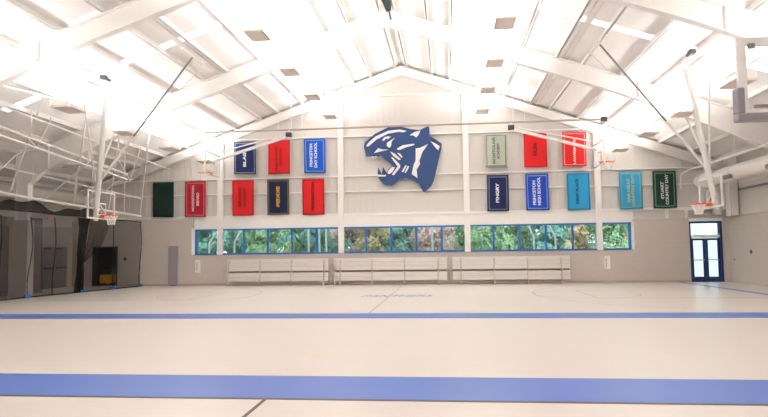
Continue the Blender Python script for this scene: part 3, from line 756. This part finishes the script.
# thin wires and conduits under the roof
def wire(pts,r,label):
    o=MB().tube(pts,r,5).build('ceiling_conduit','white'); tag(o,label,'conduit')
wire([(-11.5,14,6.4),(-11.5,28.9,5.75)],.03,'thin white conduit under the left roof slope above the netting truss')
wire([(-10.9,15.6,rz(10.9)-.3),(-9.0,29.0,rz(9.2)-.3)],.02,'thin slanting white bracing rod under the left roof slope')
wire([(10.9,15.6,rz(10.9)-.3),(9.0,29.0,rz(9.2)-.3)],.02,'thin slanting white bracing rod under the right roof slope')

# ------------------------------------------------------------------ uplight fixtures
rows=[(3.6,8.0),(10.0,6.0)]; FY=[28.3,24.5,20.85,17.1,13.35,9.6,5.85,2.1,-2.0]
proto=None; n=0
def where(x,y):
    side='left' if x<0 else 'right'
    band='inner' if abs(x)<5 else 'outer'
    k=FY.index(y); num=['first','second','third','fourth','fifth','sixth','seventh','eighth','ninth'][k]
    return 'square uplight in %s row of the %s roof slope, %s from the back wall'%(band,side,num)
for (xr,z) in rows:
    for s in (-1,1):
        for y in FY:
            x=(-3.35 if xr<5 else (-9.2 if y==17.1 else -9.5)) if s<0 else (3.85 if xr<5 else 10.0); hang=rz(x)-z
            t=thing('ceiling_uplight',where(x,y),'ceiling light',(x,y,z),'square uplights hung under the roof')
            if (xr,) not in M:
                M[(xr,)]=1
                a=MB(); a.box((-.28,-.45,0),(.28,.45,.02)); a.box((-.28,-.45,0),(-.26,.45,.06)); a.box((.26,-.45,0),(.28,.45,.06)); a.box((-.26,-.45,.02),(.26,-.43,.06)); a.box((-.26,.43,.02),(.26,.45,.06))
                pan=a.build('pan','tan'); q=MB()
                for dx in (-.15,0,.15): q.tube([(dx,-.4,.045),(dx,.4,.045)],.018,8)
                tb=q.build('lamp_tube','lamp'); 
                wi=[MB().tube([(dx,dy,.05),(dx,dy,1.35)],.006,4).build('hanger_wire','white') for dx,dy in ((-.27,-.44),(.27,-.44),(-.27,.44),(.27,.44))]
                protos=(pan,tb,*wi)
                for o in protos: o.parent=t; o.location=(0,0,0)
            else:
                for o in protos:
                    c=o.copy(); col.objects.link(c); c.parent=t; c.location=(0,0,0)
            ld=bpy.data.lights.new('uplight_lamp','AREA'); ld.shape='RECTANGLE'; ld.size=.5; ld.size_y=.8
            ld.energy=112; ld.color=(1,.98,.955)
            if xr>5: ld.energy*= .75
            lo=bpy.data.objects.new('uplight_lamp',ld); col.objects.link(lo); lo.parent=t; lo.location=(0,0,.13); lo.rotation_euler=(PI,0,0)

# ------------------------------------------------------------------ outside
g=MB().box((-60,D+.3,-.3),(60,D+60,-.05)).build('ground_outside','lawn'); struct(g,'grass outside the windows','ground')
kinds={'teal':(.20,.37,.31),'green':(.30,.46,.26),'lime':(.50,.60,.26),'pink':(.60,.42,.38),'orange':(.64,.50,.30),'dark':(.20,.32,.25)}
for k_,c in kinds.items(): M['leaf_'+k_]=leaf_mat('leaf_'+k_,c)
def crown_mesh(seed,r,h,zb,mat,nl=6000):
    rnd=random.Random(seed); vs=[];fs=[]
    blobs=[(Vector((rnd.uniform(-.6,.6)*r,rnd.uniform(-.5,.5)*r,zb+rnd.uniform(.1,.95)*h)),rnd.uniform(.35,.6)*r) for _ in range(16)]
    for c,br in blobs:
        n=len(vs); K=7
        for j in range(1,5):
            for k in range(K):
                a1=PI*j/5; a2=2*PI*k/K; q=br*.6*rnd.uniform(.85,1.1); vs.append(c+Vector((math.sin(a1)*math.cos(a2),math.sin(a1)*math.sin(a2),math.cos(a1)))*q)
        for j in range(3):
            for k in range(K): fs.append((n+j*K+k,n+j*K+(k+1)%K,n+(j+1)*K+(k+1)%K,n+(j+1)*K+k))
        fs.append(tuple(n+k for k in range(K))); fs.append(tuple(n+3*K+k for k in range(K)))
    for i in range(nl):
        c,br=rnd.choice(blobs); d=Vector((rnd.gauss(0,1),rnd.gauss(0,1),rnd.gauss(0,1))).normalized()
        p=c+d*br*rnd.uniform(.75,1.05); sz=rnd.uniform(.07,.14)
        a=Vector((rnd.gauss(0,1),rnd.gauss(0,1),rnd.gauss(0,1))).normalized(); b_=a.cross(d+Vector((0,0,.01))).normalized()*sz*.55; a=a*sz
        n=len(vs); vs+=[p-a,p+b_,p+a,p-b_]; fs.append((n,n+1,n+2,n+3))
    return MB().add(vs,fs)
def tree(x,y,kind,label,r=2.2,h=5.0,zb=.3,seed=1,trunk=True,grp='trees outside the windows'):
    t=thing('leafy_tree',label,'tree',(x,y,-.05),grp)
    m=crown_mesh(seed,r,h,zb,kind)
    o=m.build('crown','leaf_'+kind); o.parent=t; o.location=(0,0,0)
    q=MB(); q.tube([(0,0,0),(.1,.05,zb+1),(.05,0,zb+h*.75)],[.16,.12,.04],8)
    rnd=random.Random(seed)
    for i in range(6):
        a=rnd.uniform(0,6.28); z=zb+rnd.uniform(.1,.5)*h; q.tube([(.08,0,z),(math.cos(a)*r*.55,math.sin(a)*r*.5,z+r*.5)],[.05,.015],5)
    o=q.build('trunk','bark'); o.parent=t; o.location=(0,0,0)
front=[('teal','leftmost teal green tree outside, behind the end window pane'),('teal','teal green tree behind the first wall column'),('teal','teal green tree below the red banner with two letter columns'),('green','mid green tree left of the yellow green one'),
 ('lime','yellow green tree in the panes right of the gold lettered banner'),('teal','teal green tree left of the second column, by three white posts'),('pink','pinkish autumn tree right of the second column'),('orange','orange yellow autumn tree below the panther jaw'),
 ('teal','blue green tree in the centre panes'),('pink','pink flowering tree left of the third column'),('green','bright green tree behind the third column'),('green','bright green tree below the white lettered navy banner'),
 ('green','bright green tree left of the right bent white posts'),('teal','blue green tree beside the right bent white posts'),('orange','orange tinted tree below the plain turquoise banner'),('green','green tree behind the fourth column'),('orange','orange tinted tree in the last window pane on the right')]
for i,(k_,l) in enumerate(front):
    tree(-15+1.8*i,D+(8 if i%2 else 10.3),k_,l,r=1.35,h=4.2,zb=.4,seed=20+i)
bl=['dark','green','teal','dark','green','teal','dark','green','teal']
for i in range(13):
    x=-27+3.9*i
    tree(x,D+(14.5 if i%2 else 20),bl[i%9],'tall background tree behind the front line of trees outside',r=3.0,h=7.5,zb=.0,seed=60+i,grp='background trees beyond the lawn')
# bent and straight white posts outside
def wpost(pts,label,r=.05):
    o=MB().tube(pts,r,8).build('canopy_post','board_white'); tag(o,label,'post','white posts outside the windows')
def op(x,z,y=32.5): return (x,y,z)
for pts,l in (([op(-11.05,-.05),op(-10.95,2.2),op(-10.4,2.9),op(-10.1,3.4)],'bent white post behind the window end left of the first column'),
    ([op(-9.57,-.05),op(-9.52,2.2),op(-9.13,2.9),op(-8.9,3.4)],'bent white post just right of the first column'),
    ([op(-5.35,-.05),op(-5.4,3.4)],'straight white post in the panes left of the second column, leftmost of three'),
    ([op(-4.75,-.05),op(-4.8,3.4)],'straight white post left of the second column, middle of three'),
    ([op(-4.35,-.05),op(-4.45,3.4)],'straight white post nearest the second column on its left'),
    ([op(1.35,-.05),op(1.3,3.4)],'straight white post left of the third column'),
    ([op(6.65,-.05),op(6.6,2.2),op(6.32,2.9),op(6.2,3.4)],'bent white post behind the panes below the royal blue banner'),
    ([op(7.75,-.05),op(7.7,2.2),op(7.36,2.9),op(7.2,3.4)],'bent white post behind the panes below the turquoise banner')):
    wpost(pts,l)
M['pale_render']=new_mat('pale_render',(.50,.56,.60),.8)
o=MB().box((15.2,D+5,-.05),(17.15,D+9,3.0)).build('outside_shed','pale_render')
tree(19.3,D+7.5,'teal','blue green tree seen through the right leaf of the glass door',r=1.5,h=3.6,zb=.2,seed=5)
tag(o,'pale low building outside seen through the glass door','building')

# ------------------------------------------------------------------ world and camera
w=bpy.data.worlds.new('world'); bpy.context.scene.world=w; w.use_nodes=True
bg=w.node_tree.nodes['Background']; bg.inputs['Color'].default_value=(.80,.92,1.0,1); bg.inputs['Strength'].default_value=2.3
sun=bpy.data.lights.new('sun','SUN'); sun.energy=4.0; sun.angle=.3; so=bpy.data.objects.new('sun',sun); col.objects.link(so)
so.rotation_euler=(math.radians(50),0,math.radians(25))

cam=bpy.data.cameras.new('camera'); co=bpy.data.objects.new('camera',cam); col.objects.link(co)
cam.sensor_fit='HORIZONTAL'; cam.sensor_width=36; cam.lens=609.08*36/768
yaw,pitch,roll=.1027,.0663,-.013
f_=Vector((-math.sin(yaw)*math.cos(pitch),math.cos(yaw)*math.cos(pitch),math.sin(pitch)))
r_=Vector((math.cos(yaw),math.sin(yaw),0)); u_=r_.cross(f_)
r2=r_*math.cos(roll)+u_*math.sin(roll); u2=-r_*math.sin(roll)+u_*math.cos(roll)
mt=Matrix((r2,u2,-f_)).transposed().to_4x4(); mt.translation=Vector((2.1065,0,1.6974))
co.matrix_world=mt; cam.clip_end=300; cam.clip_start=.05
sc=bpy.context.scene; sc.camera=co
sc.view_settings.view_transform='Standard'; sc.view_settings.look='None'; sc.view_settings.gamma=1; sc.view_settings.use_curve_mapping=False
sc.view_settings.exposure=0.32
sc.cycles.use_denoising=True
sc.cycles.max_bounces=10; sc.cycles.diffuse_bounces=7; sc.cycles.transparent_max_bounces=16
